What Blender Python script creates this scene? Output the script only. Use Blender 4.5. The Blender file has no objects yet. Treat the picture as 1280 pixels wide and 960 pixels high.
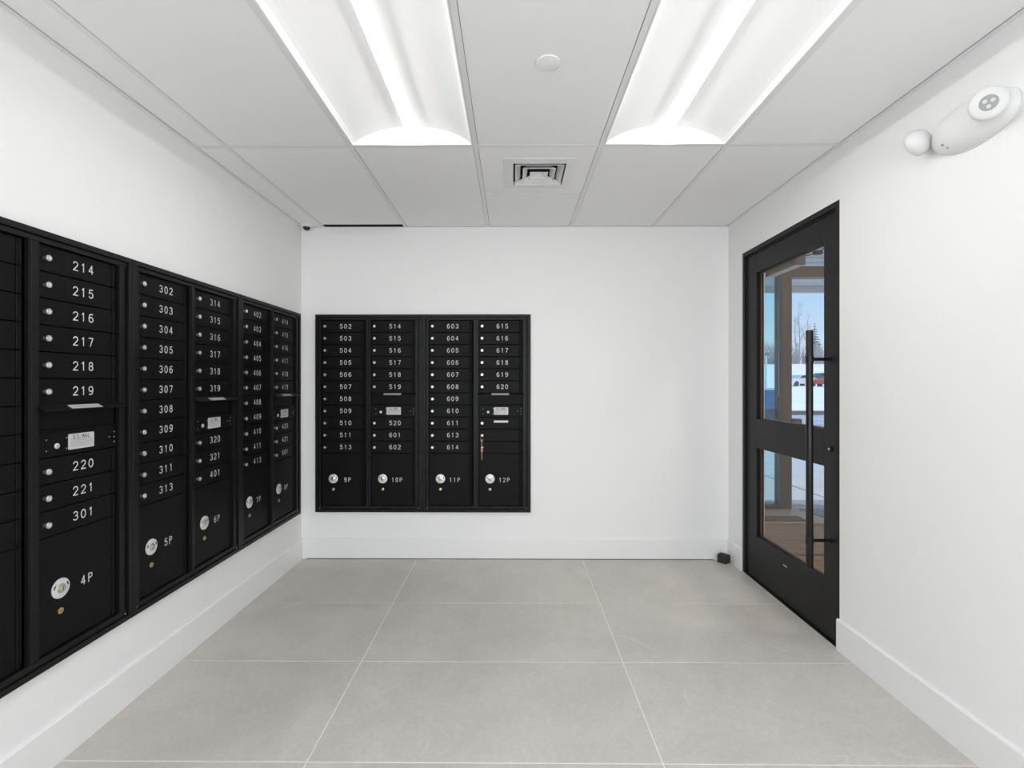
import bpy, bmesh, math, random
from mathutils import Vector, Matrix
random.seed(7)
PI = math.pi
SC = bpy.context.scene
COL = SC.collection

# ---------------------------------------------------------------- camera
cam_data = bpy.data.cameras.new('camera')
cam = bpy.data.objects.new('camera', cam_data)
COL.objects.link(cam)
SC.camera = cam
cam.location = (0, 0, 1.300)
cam.rotation_euler = (PI / 2, 0, 0.0073)
cam_data.sensor_width = 36
cam_data.lens = 614.8 / 1280 * 36
cam_data.shift_x = 3.8 / 1280
cam_data.shift_y = -1.6 / 1280
cam_data.clip_start = 0.02
cam_data.clip_end = 500

# ---------------------------------------------------------------- sky, sun, exposure
world = bpy.data.worlds.new('sky')
SC.world = world
world.use_nodes = True
nt = world.node_tree
nt.nodes.clear()
wo = nt.nodes.new('ShaderNodeOutputWorld')
bg = nt.nodes.new('ShaderNodeBackground')
tc = nt.nodes.new('ShaderNodeTexCoord')
sx = nt.nodes.new('ShaderNodeSeparateXYZ')
rp = nt.nodes.new('ShaderNodeValToRGB')
nt.links.new(tc.outputs['Generated'], sx.inputs[0])
nt.links.new(sx.outputs['Z'], rp.inputs[0])
nt.links.new(rp.outputs[0], bg.inputs[0])
nt.links.new(bg.outputs[0], wo.inputs[0])
rp.color_ramp.elements[0].position = 0.0
rp.color_ramp.elements[0].color = (0.80, 0.90, 1.0, 1)
rp.color_ramp.elements[1].position = 0.35
rp.color_ramp.elements[1].color = (0.30, 0.53, 0.92, 1)
e = rp.color_ramp.elements.new(0.13)
e.color = (0.50, 0.72, 1.0, 1)
bg.inputs[1].default_value = 1.0

sun_d = bpy.data.lights.new('sun', 'SUN')
sun_d.energy = 3.0
sun_d.angle = 0.01
sun_d.color = (1.0, 0.96, 0.9)
sun = bpy.data.objects.new('sun', sun_d)
COL.objects.link(sun)
sun.location = (10, -5, 12)
sun.rotation_euler = (math.radians(52), 0, math.radians(82))

# added fill lamp at a made-up glazed opening behind the camera
fill_d = bpy.data.lights.new('added_fill', 'AREA')
fill_d.shape = 'RECTANGLE'
fill_d.size = 2.7
fill_d.size_y = 2.1
fill_d.energy = 66
fill_d.color = (1.0, 0.995, 0.99)
fill = bpy.data.objects.new('added_fill', fill_d)
COL.objects.link(fill)
fill.location = (0.0133, -1.955, 1.20)
fill.rotation_euler = (PI / 2, 0, 0)

SC.view_settings.view_transform = 'Standard'
SC.view_settings.look = 'None'
SC.view_settings.gamma = 1
SC.view_settings.exposure = 0.0
SC.view_settings.use_curve_mapping = False
LAMP = 58.0         # strength of the ceiling lamps' diffusers

# ---------------------------------------------------------------- room sizes
XL, XR, D, H = -1.5645, 1.5911, 3.634, 2.450
YB = -1.90          # wall behind the camera
T = 0.6096

# ---------------------------------------------------------------- materials
def mat(name, color, rough=0.6, metal=0.0, emit=None, spec=0.5, bump=None, mottle=None):
    m = bpy.data.materials.new(name)
    m.use_nodes = True
    n = m.node_tree
    b = n.nodes['Principled BSDF']
    b.inputs['Base Color'].default_value = (*color, 1)
    b.inputs['Roughness'].default_value = rough
    b.inputs['Metallic'].default_value = metal
    b.inputs['Specular IOR Level'].default_value = spec
    if emit:
        b.inputs['Emission Color'].default_value = (*emit[0], 1)
        b.inputs['Emission Strength'].default_value = emit[1]
    if bump or mottle:
        t = n.nodes.new('ShaderNodeTexCoord')
    if mottle:
        sc, amt = mottle
        nz = n.nodes.new('ShaderNodeTexNoise')
        nz.inputs['Scale'].default_value = sc
        nz.inputs['Detail'].default_value = 6
        n.links.new(t.outputs['Object'], nz.inputs['Vector'])
        r = n.nodes.new('ShaderNodeValToRGB')
        r.color_ramp.elements[0].position = 0.3
        r.color_ramp.elements[1].position = 0.7
        r.color_ramp.elements[0].color = (*[c * (1 - amt) for c in color], 1)
        r.color_ramp.elements[1].color = (*[min(1, c * (1 + amt)) for c in color], 1)
        n.links.new(nz.outputs[0], r.inputs[0])
        n.links.new(r.outputs[0], b.inputs['Base Color'])
    if bump:
        sc, st = bump
        nz = n.nodes.new('ShaderNodeTexNoise')
        nz.inputs['Scale'].default_value = sc
        nz.inputs['Detail'].default_value = 3
        n.links.new(t.outputs['Object'], nz.inputs['Vector'])
        bp = n.nodes.new('ShaderNodeBump')
        bp.inputs['Strength'].default_value = st
        bp.inputs['Distance'].default_value = 0.002
        n.links.new(nz.outputs[0], bp.inputs['Height'])
        n.links.new(bp.outputs[0], b.inputs['Normal'])
    return m

def wood_mat(name, c1, c2, scale=6.0, stretch=(1, 8, 8)):
    m = bpy.data.materials.new(name)
    m.use_nodes = True
    n = m.node_tree
    b = n.nodes['Principled BSDF']
    b.inputs['Roughness'].default_value = 0.5
    t = n.nodes.new('ShaderNodeTexCoord')
    mp = n.nodes.new('ShaderNodeMapping')
    mp.inputs['Scale'].default_value = stretch
    nz = n.nodes.new('ShaderNodeTexNoise')
    nz.inputs['Scale'].default_value = scale
    nz.inputs['Detail'].default_value = 8
    r = n.nodes.new('ShaderNodeValToRGB')
    r.color_ramp.elements[0].color = (*c1, 1)
    r.color_ramp.elements[1].color = (*c2, 1)
    r.color_ramp.elements[0].position = 0.35
    r.color_ramp.elements[1].position = 0.65
    n.links.new(t.outputs['Object'], mp.inputs[0])
    n.links.new(mp.outputs[0], nz.inputs['Vector'])
    n.links.new(nz.outputs[0], r.inputs[0])
    n.links.new(r.outputs[0], b.inputs['Base Color'])
    return m

def stone_tile_mat():
    m = bpy.data.materials.new('porcelain_tile')
    m.use_nodes = True
    n = m.node_tree
    b = n.nodes['Principled BSDF']
    b.inputs['Roughness'].default_value = 0.42
    b.inputs['Specular IOR Level'].default_value = 0.35
    t = n.nodes.new('ShaderNodeTexCoord')
    oi = n.nodes.new('ShaderNodeObjectInfo')
    ad = n.nodes.new('ShaderNodeVectorMath'); ad.operation = 'ADD'
    mu = n.nodes.new('ShaderNodeMath'); mu.operation = 'MULTIPLY'; mu.inputs[1].default_value = 37.0
    n.links.new(oi.outputs['Random'], mu.inputs[0])
    n.links.new(t.outputs['Object'], ad.inputs[0])
    n.links.new(mu.outputs[0], ad.inputs[1])
    # soft clouds
    a1 = n.nodes.new('ShaderNodeTexNoise'); a1.inputs['Scale'].default_value = 2.6; a1.inputs['Detail'].default_value = 8; a1.inputs['Roughness'].default_value = 0.62; a1.inputs['Distortion'].default_value = 0.5
    r1 = n.nodes.new('ShaderNodeValToRGB')
    r1.color_ramp.elements[0].position = 0.30; r1.color_ramp.elements[0].color = (0.53, 0.503, 0.462, 1)
    r1.color_ramp.elements[1].position = 0.72; r1.color_ramp.elements[1].color = (0.63, 0.602, 0.560, 1)
    # fine grain
    a2 = n.nodes.new('ShaderNodeTexNoise'); a2.inputs['Scale'].default_value = 60; a2.inputs['Detail'].default_value = 4
    r2 = n.nodes.new('ShaderNodeValToRGB')
    r2.color_ramp.elements[0].color = (0.88, 0.88, 0.88, 1); r2.color_ramp.elements[1].color = (1.12, 1.12, 1.12, 1)
    mx = n.nodes.new('ShaderNodeMixRGB'); mx.blend_type = 'MULTIPLY'; mx.inputs[0].default_value = 1
    # veins: thin light lines where a distorted noise crosses 0.5
    a3 = n.nodes.new('ShaderNodeTexNoise'); a3.inputs['Scale'].default_value = 2.1; a3.inputs['Detail'].default_value = 3; a3.inputs['Distortion'].default_value = 1.3
    r3 = n.nodes.new('ShaderNodeValToRGB')
    cr = r3.color_ramp
    cr.elements[0].position = 0.492; cr.elements[0].color = (0, 0, 0, 1)
    cr.elements[1].position = 0.508; cr.elements[1].color = (0, 0, 0, 1)
    el = cr.elements.new(0.5); el.color = (1, 1, 1, 1)
    a4 = n.nodes.new('ShaderNodeTexNoise'); a4.inputs['Scale'].default_value = 4.0
    r4 = n.nodes.new('ShaderNodeValToRGB')
    r4.color_ramp.elements[0].position = 0.52; r4.color_ramp.elements[1].position = 0.66
    r4.color_ramp.elements[1].color = (0.30, 0.30, 0.30, 1)
    vm = n.nodes.new('ShaderNodeMixRGB'); vm.blend_type = 'MULTIPLY'; vm.inputs[0].default_value = 1
    ve = n.nodes.new('ShaderNodeMixRGB'); ve.blend_type = 'MIX'; ve.inputs[2].default_value = (0.80, 0.78, 0.75, 1)
    for a in (a1, a2, a3, a4):
        n.links.new(ad.outputs[0], a.inputs['Vector'])
    n.links.new(a1.outputs[0], r1.inputs[0]); n.links.new(a2.outputs[0], r2.inputs[0])
    n.links.new(a3.outputs[0], r3.inputs[0]); n.links.new(a4.outputs[0], r4.inputs[0])
    n.links.new(r1.outputs[0], mx.inputs[1]); n.links.new(r2.outputs[0], mx.inputs[2])
    n.links.new(r3.outputs[0], vm.inputs[1]); n.links.new(r4.outputs[0], vm.inputs[2])
    n.links.new(vm.outputs[0], ve.inputs[0]); n.links.new(mx.outputs[0], ve.inputs[1])
    n.links.new(ve.outputs[0], b.inputs['Base Color'])
    return m

def glass_mat(name, tint=(1, 1, 1), refl=0.5):
    m = bpy.data.materials.new(name)
    m.use_nodes = True
    n = m.node_tree
    n.nodes.clear()
    o = n.nodes.new('ShaderNodeOutputMaterial')
    mx = n.nodes.new('ShaderNodeMixShader')
    tr = n.nodes.new('ShaderNodeBsdfTransparent'); tr.inputs[0].default_value = (*tint, 1)
    gl = n.nodes.new('ShaderNodeBsdfGlossy'); gl.inputs['Roughness'].default_value = 0.0
    fr = n.nodes.new('ShaderNodeFresnel'); fr.inputs[0].default_value = 1.35
    mu = n.nodes.new('ShaderNodeMath'); mu.operation = 'MULTIPLY'; mu.inputs[1].default_value = refl
    n.links.new(fr.outputs[0], mu.inputs[0]); n.links.new(mu.outputs[0], mx.inputs[0])
    n.links.new(tr.outputs[0], mx.inputs[1]); n.links.new(gl.outputs[0], mx.inputs[2])
    n.links.new(mx.outputs[0], o.inputs[0])
    return m

M = {}
M['wall'] = mat('wall_paint', (0.905, 0.903, 0.900), 0.55, spec=0.25, bump=(220, 0.10))
M['base'] = mat('trim_paint', (0.89, 0.888, 0.885), 0.35)
M['ctile'] = mat('ceiling_tile_mineral', (0.92, 0.92, 0.92), 0.9, spec=0.1, bump=(350, 0.15))
M['tbar'] = mat('grid_enamel', (0.83, 0.83, 0.83), 0.5)
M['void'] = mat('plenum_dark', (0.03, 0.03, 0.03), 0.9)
M['grout'] = mat('light_grout', (0.86, 0.85, 0.82), 0.9)
M['tile'] = stone_tile_mat()
M['black'] = mat('black_powder_coat', (0.0055, 0.0055, 0.0057), 0.48, spec=0.13, bump=(900, 0.10))
M['black2'] = mat('black_powder_coat_trim', (0.0065, 0.0065, 0.0068), 0.42, spec=0.25, bump=(900, 0.08))
M['deep'] = mat('black_recess', (0.002, 0.002, 0.002), 0.9, spec=0.05)
M['white'] = mat('engraved_white', (0.75, 0.75, 0.75), 0.6)
M['nickel'] = mat('brushed_nickel', (0.66, 0.63, 0.58), 0.32, 0.9)
M['silver'] = mat('satin_silver', (0.80, 0.80, 0.80), 0.42, 0.35)
M['brass'] = mat('brass', (0.65, 0.52, 0.26), 0.3, 0.9)
M['bronze_key'] = mat('copper_key', (0.55, 0.33, 0.22), 0.35, 0.85)
M['label'] = mat('label_plate', (0.62, 0.62, 0.62), 0.5, 0.1)
M['ink'] = mat('label_ink', (0.05, 0.05, 0.05), 0.7)
M['inkgrey'] = mat('label_ink_grey', (0.30, 0.30, 0.30), 0.7)
M['doorblk'] = mat('door_black_anodised', (0.009, 0.009, 0.0093), 0.46, spec=0.27, bump=(500, 0.08))
M['pull'] = mat('pull_bar_black', (0.010, 0.009, 0.009), 0.30, 0.2)
M['bronze'] = mat('bronze_aluminium', (0.15, 0.105, 0.078), 0.45, 0.3)
M['greyframe'] = mat('grey_blue_gasket', (0.07, 0.085, 0.105), 0.5)
M['plastic'] = mat('white_plastic', (0.80, 0.80, 0.80), 0.35)
M['plastic2'] = mat('white_plastic_shade', (0.74, 0.74, 0.74), 0.45)
M['lensglass'] = mat('lamp_lens', (0.33, 0.33, 0.33), 0.35)
M['darkdome'] = mat('dark_dome', (0.01, 0.01, 0.012), 0.12)
M['rubber'] = mat('dark_rubber', (0.028, 0.027, 0.024), 0.75, bump=(120, 0.6))
M['reflector'] = mat('lamp_reflector', (0.90, 0.90, 0.90), 0.6)
M['lens'] = mat('lamp_diffuser', (0.9, 0.9, 0.9), 0.5, emit=((1, 0.995, 0.985), LAMP))
M['lensside'] = mat('lamp_diffuser_side', (0.9, 0.9, 0.9), 0.5, emit=((1, 0.995, 0.985), LAMP*0.018))
M['glass'] = glass_mat('clear_glass', (0.985, 0.99, 0.99), 0.12)
M['tglass'] = glass_mat('tinted_glass', (0.80, 0.93, 0.92), 0.4)
M['wood'] = wood_mat('oak_plank', (0.40, 0.27, 0.18), (0.52, 0.37, 0.26))
M['stepwood'] = wood_mat('weathered_board', (0.36, 0.30, 0.24), (0.44, 0.375, 0.31))
M['coir'] = mat('coir_mat', (0.16, 0.09, 0.06), 0.95, mottle=(60, 0.5))
M['matblue'] = mat('blue_grey_mat', (0.27, 0.31, 0.39), 0.95, mottle=(90, 0.45), bump=(200, 0.8))
M['vwall'] = mat('vestibule_wall_paint', (0.5, 0.5, 0.49), 0.7)
M['siding'] = mat('soffit_metal', (0.62, 0.62, 0.62), 0.5)
M['roof'] = mat('roof_membrane', (0.25, 0.25, 0.25), 0.8)
M['brick'] = mat('exterior_cladding', (0.35, 0.33, 0.31), 0.8)
M['pave'] = mat('snow_dusted_concrete', (0.55, 0.57, 0.60), 0.85, mottle=(3, 0.08))
M['snow'] = mat('snow', (0.88, 0.90, 0.93), 0.8, mottle=(0.6, 0.07))
M['road'] = mat('wet_slushy_road', (0.42, 0.44, 0.48), 0.6, mottle=(0.8, 0.25))
M['curb'] = mat('dark_curb', (0.15, 0.16, 0.17), 0.8)
M['grass'] = mat('frosted_grass', (0.34, 0.38, 0.24), 0.95, mottle=(8, 0.3))
M['bark'] = mat('bare_bark', (0.42, 0.39, 0.39), 0.9)
M['twig'] = mat('bare_twigs', (0.50, 0.46, 0.45), 0.9)
M['conifer'] = mat('conifer_needles', (0.17, 0.21, 0.20), 0.9)
M['carred'] = mat('red_car_paint', (0.65, 0.09, 0.07), 0.3)
M['carwhite'] = mat('white_car_paint', (0.75, 0.78, 0.80), 0.3)
M['cargreen'] = mat('dark_green_car_paint', (0.05, 0.10, 0.09), 0.3)
M['carglass'] = mat('car_glass', (0.04, 0.05, 0.07), 0.1)
M['tyre'] = mat('tyre', (0.02, 0.02, 0.03), 0.8)
M['bluebin'] = mat('blue_plastic', (0.05, 0.19, 0.42), 0.5)
M['slat'] = mat('grey_slat', (0.22, 0.24, 0.27), 0.5)
M['hill'] = mat('winter_field', (0.50, 0.53, 0.48), 0.95, mottle=(0.15, 0.15))

# ---------------------------------------------------------------- mesh helpers
class MB:
    """collects shapes into one mesh object"""
    def __init__(s): s.v = []; s.f = []; s.mi = []; s.smooth = []
    def add(s, vs, fs, mi=0, sm=False):
        o = len(s.v); s.v += [tuple(p) for p in vs]
        for f in fs:
            s.f.append(tuple(o + i for i in f)); s.mi.append(mi); s.smooth.append(sm)
        return s
    def box(s, x0, x1, y0, y1, z0, z1, mi=0):
        vs = [(x0,y0,z0),(x1,y0,z0),(x1,y1,z0),(x0,y1,z0),(x0,y0,z1),(x1,y0,z1),(x1,y1,z1),(x0,y1,z1)]
        fs = [(0,3,2,1),(4,5,6,7),(0,1,5,4),(1,2,6,5),(2,3,7,6),(3,0,4,7)]
        return s.add(vs, fs, mi)
    def bbox(s, x0, x1, y0, y1, z0, z1, b=0.002, mi=0):
        """box with chamfered edges"""
        bm = bmesh.new()
        bmesh.ops.create_cube(bm, size=1)
        for v in bm.verts:
            v.co = Vector(((x0+x1)/2 + v.co.x*(x1-x0), (y0+y1)/2 + v.co.y*(y1-y0), (z0+z1)/2 + v.co.z*(z1-z0)))
        bmesh.ops.bevel(bm, geom=bm.edges[:], offset=b, segments=1, affect='EDGES', profile=0.5)
        bm.verts.index_update()
        s.add([v.co[:] for v in bm.verts], [[v.index for v in f.verts] for f in bm.faces], mi)
        bm.free(); return s
    def prism(s, pts, a0, a1, axis='y', mi=0):
        """polygon pts (two coords) swept along axis"""
        n = len(pts)
        def P(p, a):
            return {'y': (p[0], a, p[1]), 'x': (a, p[0], p[1]), 'z': (p[0], p[1], a)}[axis]
        vs = [P(p, a0) for p in pts] + [P(p, a1) for p in pts]
        fs = [tuple(range(n)), tuple(range(2*n-1, n-1, -1))] + [(i, i+n, (i+1) % n + n, (i+1) % n) for i in range(n)]
        return s.add(vs, fs, mi)
    def lathe(s, prof, c=(0,0,0), axis='z', n=24, mi=0, sm=True, cap=True):
        """prof: list of (radius, height)"""
        vs = []
        for r, h in prof:
            for i in range(n):
                a = 2*PI*i/n
                p = (r*math.cos(a), r*math.sin(a), h)
                if axis == 'y': p = (p[0], -h, p[1])      # points to -y
                if axis == 'x': p = (-h, p[0], p[1])      # points to -x
                vs.append((c[0]+p[0], c[1]+p[1], c[2]+p[2]))
        fs = []
        for k in range(len(prof)-1):
            for i in range(n):
                j = (i+1) % n
                fs.append((k*n+i, k*n+j, (k+1)*n+j, (k+1)*n+i))
        if cap:
            fs.append(tuple(range(n))[::-1]); fs.append(tuple((len(prof)-1)*n+i for i in range(n)))
        return s.add(vs, fs, mi, sm)
    def tube(s, pts, rad, n=8, mi=0):
        pts = [Vector(p) for p in pts]
        rads = rad if isinstance(rad, (list, tuple)) else [rad]*len(pts)
        vs = []; ref = None
        for k, p in enumerate(pts):
            d = (pts[min(k+1, len(pts)-1)] - pts[max(k-1, 0)]).normalized()
            if ref is None: ref = Vector((0,0,1)) if abs(d.z) < .9 else Vector((1,0,0))
            a = d.cross(ref).normalized(); b = d.cross(a).normalized()
            ref = -b if False else ref
            for i in range(n):
                t = 2*PI*i/n
                vs.append(p + (a*math.cos(t) + b*math.sin(t))*rads[k])
        fs = []
        for k in range(len(pts)-1):
            for i in range(n):
                j = (i+1) % n
                fs.append((k*n+i, k*n+j, (k+1)*n+j, (k+1)*n+i))
        fs.append(tuple(range(n))[::-1]); fs.append(tuple((len(pts)-1)*n+i for i in range(n)))
        return s.add(vs, fs, mi, True)
    def mesh(s, name, mats):
        me = bpy.data.meshes.new(name)
        me.from_pydata(s.v, [], s.f)
        for m in (mats if isinstance(mats, (list, tuple)) else [mats]): me.materials.append(m)
        me.polygons.foreach_set('material_index', s.mi)
        me.polygons.foreach_set('use_smooth', s.smooth)
        bm = bmesh.new(); bm.from_mesh(me)
        bmesh.ops.recalc_face_normals(bm, faces=bm.faces[:]) if not getattr(s, 'keep', False) else None
        bm.to_mesh(me); bm.free()
        if any(s.smooth) :
            try: me.set_sharp_from_angle(angle=math.radians(40))
            except Exception: pass
        me.update()
        return me
    def build(s, name, mats, parent=None, loc=None):
        return link(name, s.mesh(name, mats), parent, loc)

def link(name, me, parent=None, loc=None, rz=None):
    o = bpy.data.objects.new(name, me)
    COL.objects.link(o)
    if parent: o.parent = parent
    if loc: o.location = loc
    if rz is not None: o.rotation_euler = (0, 0, rz)
    return o

def empty(name, loc=(0,0,0), rz=0.0):
    o = bpy.data.objects.new(name, None)
    o.empty_display_size = 0.1
    COL.objects.link(o); o.location = loc; o.rotation_euler = (0, 0, rz)
    return o

def tag(o, label=None, cat=None, group=None, kind=None):
    if label: o['label'] = label
    if cat: o['category'] = cat
    if group: o['group'] = group
    if kind: o['kind'] = kind
    return o

def struct(o): o['kind'] = 'structure'; return o

# ================================================================= FLOOR
floor = struct(MB().box(XL, XR+0.15, YB, D, -0.10, -0.0012).build('floor', M['grout']))
GY, GX = 2.9001, -0.7057
ys = [D] + [GY - k*T for k in range(0, 8)] + [YB]
xs = [XL] + [GX, GX + 2*T, XR]
g = 0.0021
for j in range(len(ys)-1):
    if ys[j]-ys[j+1] < 0.02 or ys[j+1] < YB - 1e-6 and ys[j] < YB: continue
    y1, y0 = ys[j], max(ys[j+1], YB)
    if y1 - y0 < 0.02: continue
    for i in range(3):
        x0, x1 = xs[i], xs[i+1]
        b = MB().bbox(-(x1-x0)/2+g, (x1-x0)/2-g, -(y1-y0)/2+g, (y1-y0)/2-g, -0.009, 0, 0.0008)
        b.build('floor_tile', M['tile'], floor, ((x0+x1)/2, (y0+y1)/2, 0))
# tile strip in the doorway, under the door leaf
MB().bbox(XR+g, XR+0.148, 2.41, 3.405, -0.009, 0.0, 0.0008).build('threshold_tile', M['tile'], floor)

# ================================================================= WALLS
WT = 0.15
UZ0, UZ1 = 0.346, 1.8025             # mailbox units bottom / top
UW = 0.7943                          # width of one unit
BX0 = -1.4550                        # left edge of the units on the far wall
LY0 = 3.5790 - 3*UW                  # near edge of the units on the left wall
CUT = 0.012
def wall_cut(name, axis, a0, a1, f0, f1, ca, cb, cz0, cz1, zt=H+0.25):
    """wall between a0..a1 along one axis, with a rectangular opening ca..cb, cz0..cz1"""
    m = MB()
    def bx(p, q, z0, z1):
        if axis == 'x': m.box(p, q, f0, f1, z0, z1)
        else: m.box(f0, f1, p, q, z0, z1)
    bx(a0, ca, -0.1, zt); bx(cb, a1, -0.1, zt)
    bx(ca, cb, cz1, zt)
    if cz0 > -0.05: bx(ca, cb, -0.1, cz0)
    return struct(m.build(name, M['wall']))
wall_cut('wall_left', 'y', YB, D+WT, XL-WT, XL, LY0+CUT, LY0+3*UW-CUT, UZ0+CUT, UZ1-CUT)
wall_cut('wall_back', 'x', XL, XR+WT, D, D+0.13, BX0+CUT, BX0+2*UW-CUT, UZ0+CUT, UZ1-CUT)
DY0, DY1, DZ = 2.405, 3.412, 2.192   # doorway in the right wall
wall_cut('wall_right', 'y', YB, D, XR, XR+WT, DY0, DY1, -0.10, DZ)
wall_cut('wall_front', 'x', XL-WT, XR+WT, YB-0.12, YB, -1.34, 1.366, 0.14, 2.26)  # unseen wall; its opening is made up for the fill lamp
wf = struct(empty('added_window', (0.013, YB, 0.14)))  # added glazing, out of view, in front of the fill lamp
for nm, a, b, c, d in (('frame_post', -1.353, -1.303, 0, 2.12), ('frame_post', 1.303, 1.353, 0, 2.12), ('mullion', -0.46, -0.42, 0.05, 2.07), ('mullion', 0.42, 0.46, 0.05, 2.07), ('frame_rail', -1.303, 1.303, 0, 0.05), ('frame_rail', -1.303, 1.303, 2.07, 2.12)):
    MB().bbox(a, b, -0.05, -0.005, c, d, 0.002).build(nm, M['doorblk'], wf)
MB().box(-1.303, 1.303, -0.030, -0.024, 0.05, 2.07).build('glass_pane', M['glass'], wf)

BH, BT = 0.151, 0.014
def baseboard(name, prof_dir, a0, a1, face, inward):
    # profile in (offset from wall, z); bevelled top edge
    pr = [(0, 0.0), (BT, 0.0), (BT, BH-0.006), (BT-0.004, BH), (0, BH)]
    pts = [(face + inward*p, z) for p, z in pr]
    return struct(MB().prism(pts, a0, a1, prof_dir).build(name, M['base']))
baseboard('baseboard_left', 'y', YB, D, XL, 1)
baseboard('baseboard_back', 'x', XL+BT, XR-BT, D, -1)
rb = baseboard('baseboard_right', 'y', YB, DY0+0.004, XR, -1)
rc = baseboard('baseboard_right', 'y', DY1, D, XR, -1)
# dark joint line under the back baseboard
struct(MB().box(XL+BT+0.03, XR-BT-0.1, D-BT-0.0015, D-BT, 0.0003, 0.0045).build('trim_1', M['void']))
MB().box(XL, XR, D-0.004, D, H+0.0022, H+0.19).build('slot_shade_sheet', M['void'])['kind'] = 'structure'  # dark sheet added to stand in for shade in the ceiling slot
# shadow-line wall angle of the ceiling grid
m = MB()
m.box(XL, XL+0.020, YB, D, H-0.001, H+0.0015); m.box(XR-0.020, XR, YB, D, H-0.001, H+0.0015)
m.box(XL+0.020, XR-0.020, D-0.008, D, H-0.001, H+0.0015)
struct(m.build('trim_2', M['tbar']))

# ================================================================= CEILING
ceiling = struct(MB().box(XL-WT, XR+WT, YB-0.12, D+0.13, H+0.20, H+0.30).build('ceiling', M['void']))
TX = -1.3994                         # first tee
TY = 2.3917                          # first cross row
tees = [TX + k*T for k in range(5)]
hw = 0.0115
crow = [TY - 2*T*k for k in range(0, 4)]
crow = [y for y in crow if y > YB + 0.1]
for x in tees:
    MB().box(x-hw, x+hw, YB, D-0.010, H, H+0.003).box(x-0.001, x+0.001, YB, D-0.010, H+0.003, H+0.035).build('main_tee', M['tbar'], ceiling)
edges = [XL] + tees + [XR]
for y in crow:
    for i in range(6):
        a, b = edges[i] + (hw if i else 0.020), edges[i+1] - (hw if i < 5 else 0.020)
        MB().box(a, b, y-hw, y+hw, H, H+0.003).build('cross_tee', M['tbar'], ceiling)
VY = TY + T
MB().box(tees[2]+hw, tees[3]-hw, VY-0.006, VY+0.006, H, H+0.003).build('cross_tee', M['tbar'], ceiling)
lamp_cols = (1, 3)
def ctile(x0, x1, y0, y1, hole=None):
    gp = 0.0016
    x0 += gp; x1 -= gp; y0 += gp; y1 -= gp
    m = MB()
    z0, z1 = H+0.0016, H+0.018
    if hole is None:
        m.bbox(x0, x1, y0, y1, z0, z1, 0.0012)
    else:
        a, b, c, d = hole
        m.box(x0, a, y0, y1, z0, z1).box(b, x1, y0, y1, z0, z1).box(a, b, y0, c, z0, z1).box(a, b, d, y1, z0, z1)
    m.build('ceiling_tile', M['ctile'], ceiling)
VC = (0.1435, 2.712)                 # centre of the air diffuser
VH = 0.178
rows = [(TY, D-0.010)] + [(crow[k+1] if k+1 < len(crow) else YB, crow[k]) for k in range(len(crow))]
for ri, (y0, y1) in enumerate(rows):
    for i in range(6):
        if ri in (1, 3) and i-1 in lamp_cols and y1-y0 > 1.0: continue
        x0 = edges[i] + (hw if i else 0.020); x1 = edges[i+1] - (hw if i < 5 else 0.020)
        if ri == 0 and i == 3:
            ctile(x0, x1, y0+hw, VY-0.006, (VC[0]-0.15, VC[0]+0.15, VC[1]-0.15, VC[1]+0.15)); ctile(x0, x1, VY+0.006, y1)
            continue
        yy1 = y1 if ri == 0 else y1-hw
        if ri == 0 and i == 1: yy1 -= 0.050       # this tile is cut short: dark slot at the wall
        ctile(x0, x1, y0+hw, yy1)

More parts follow.
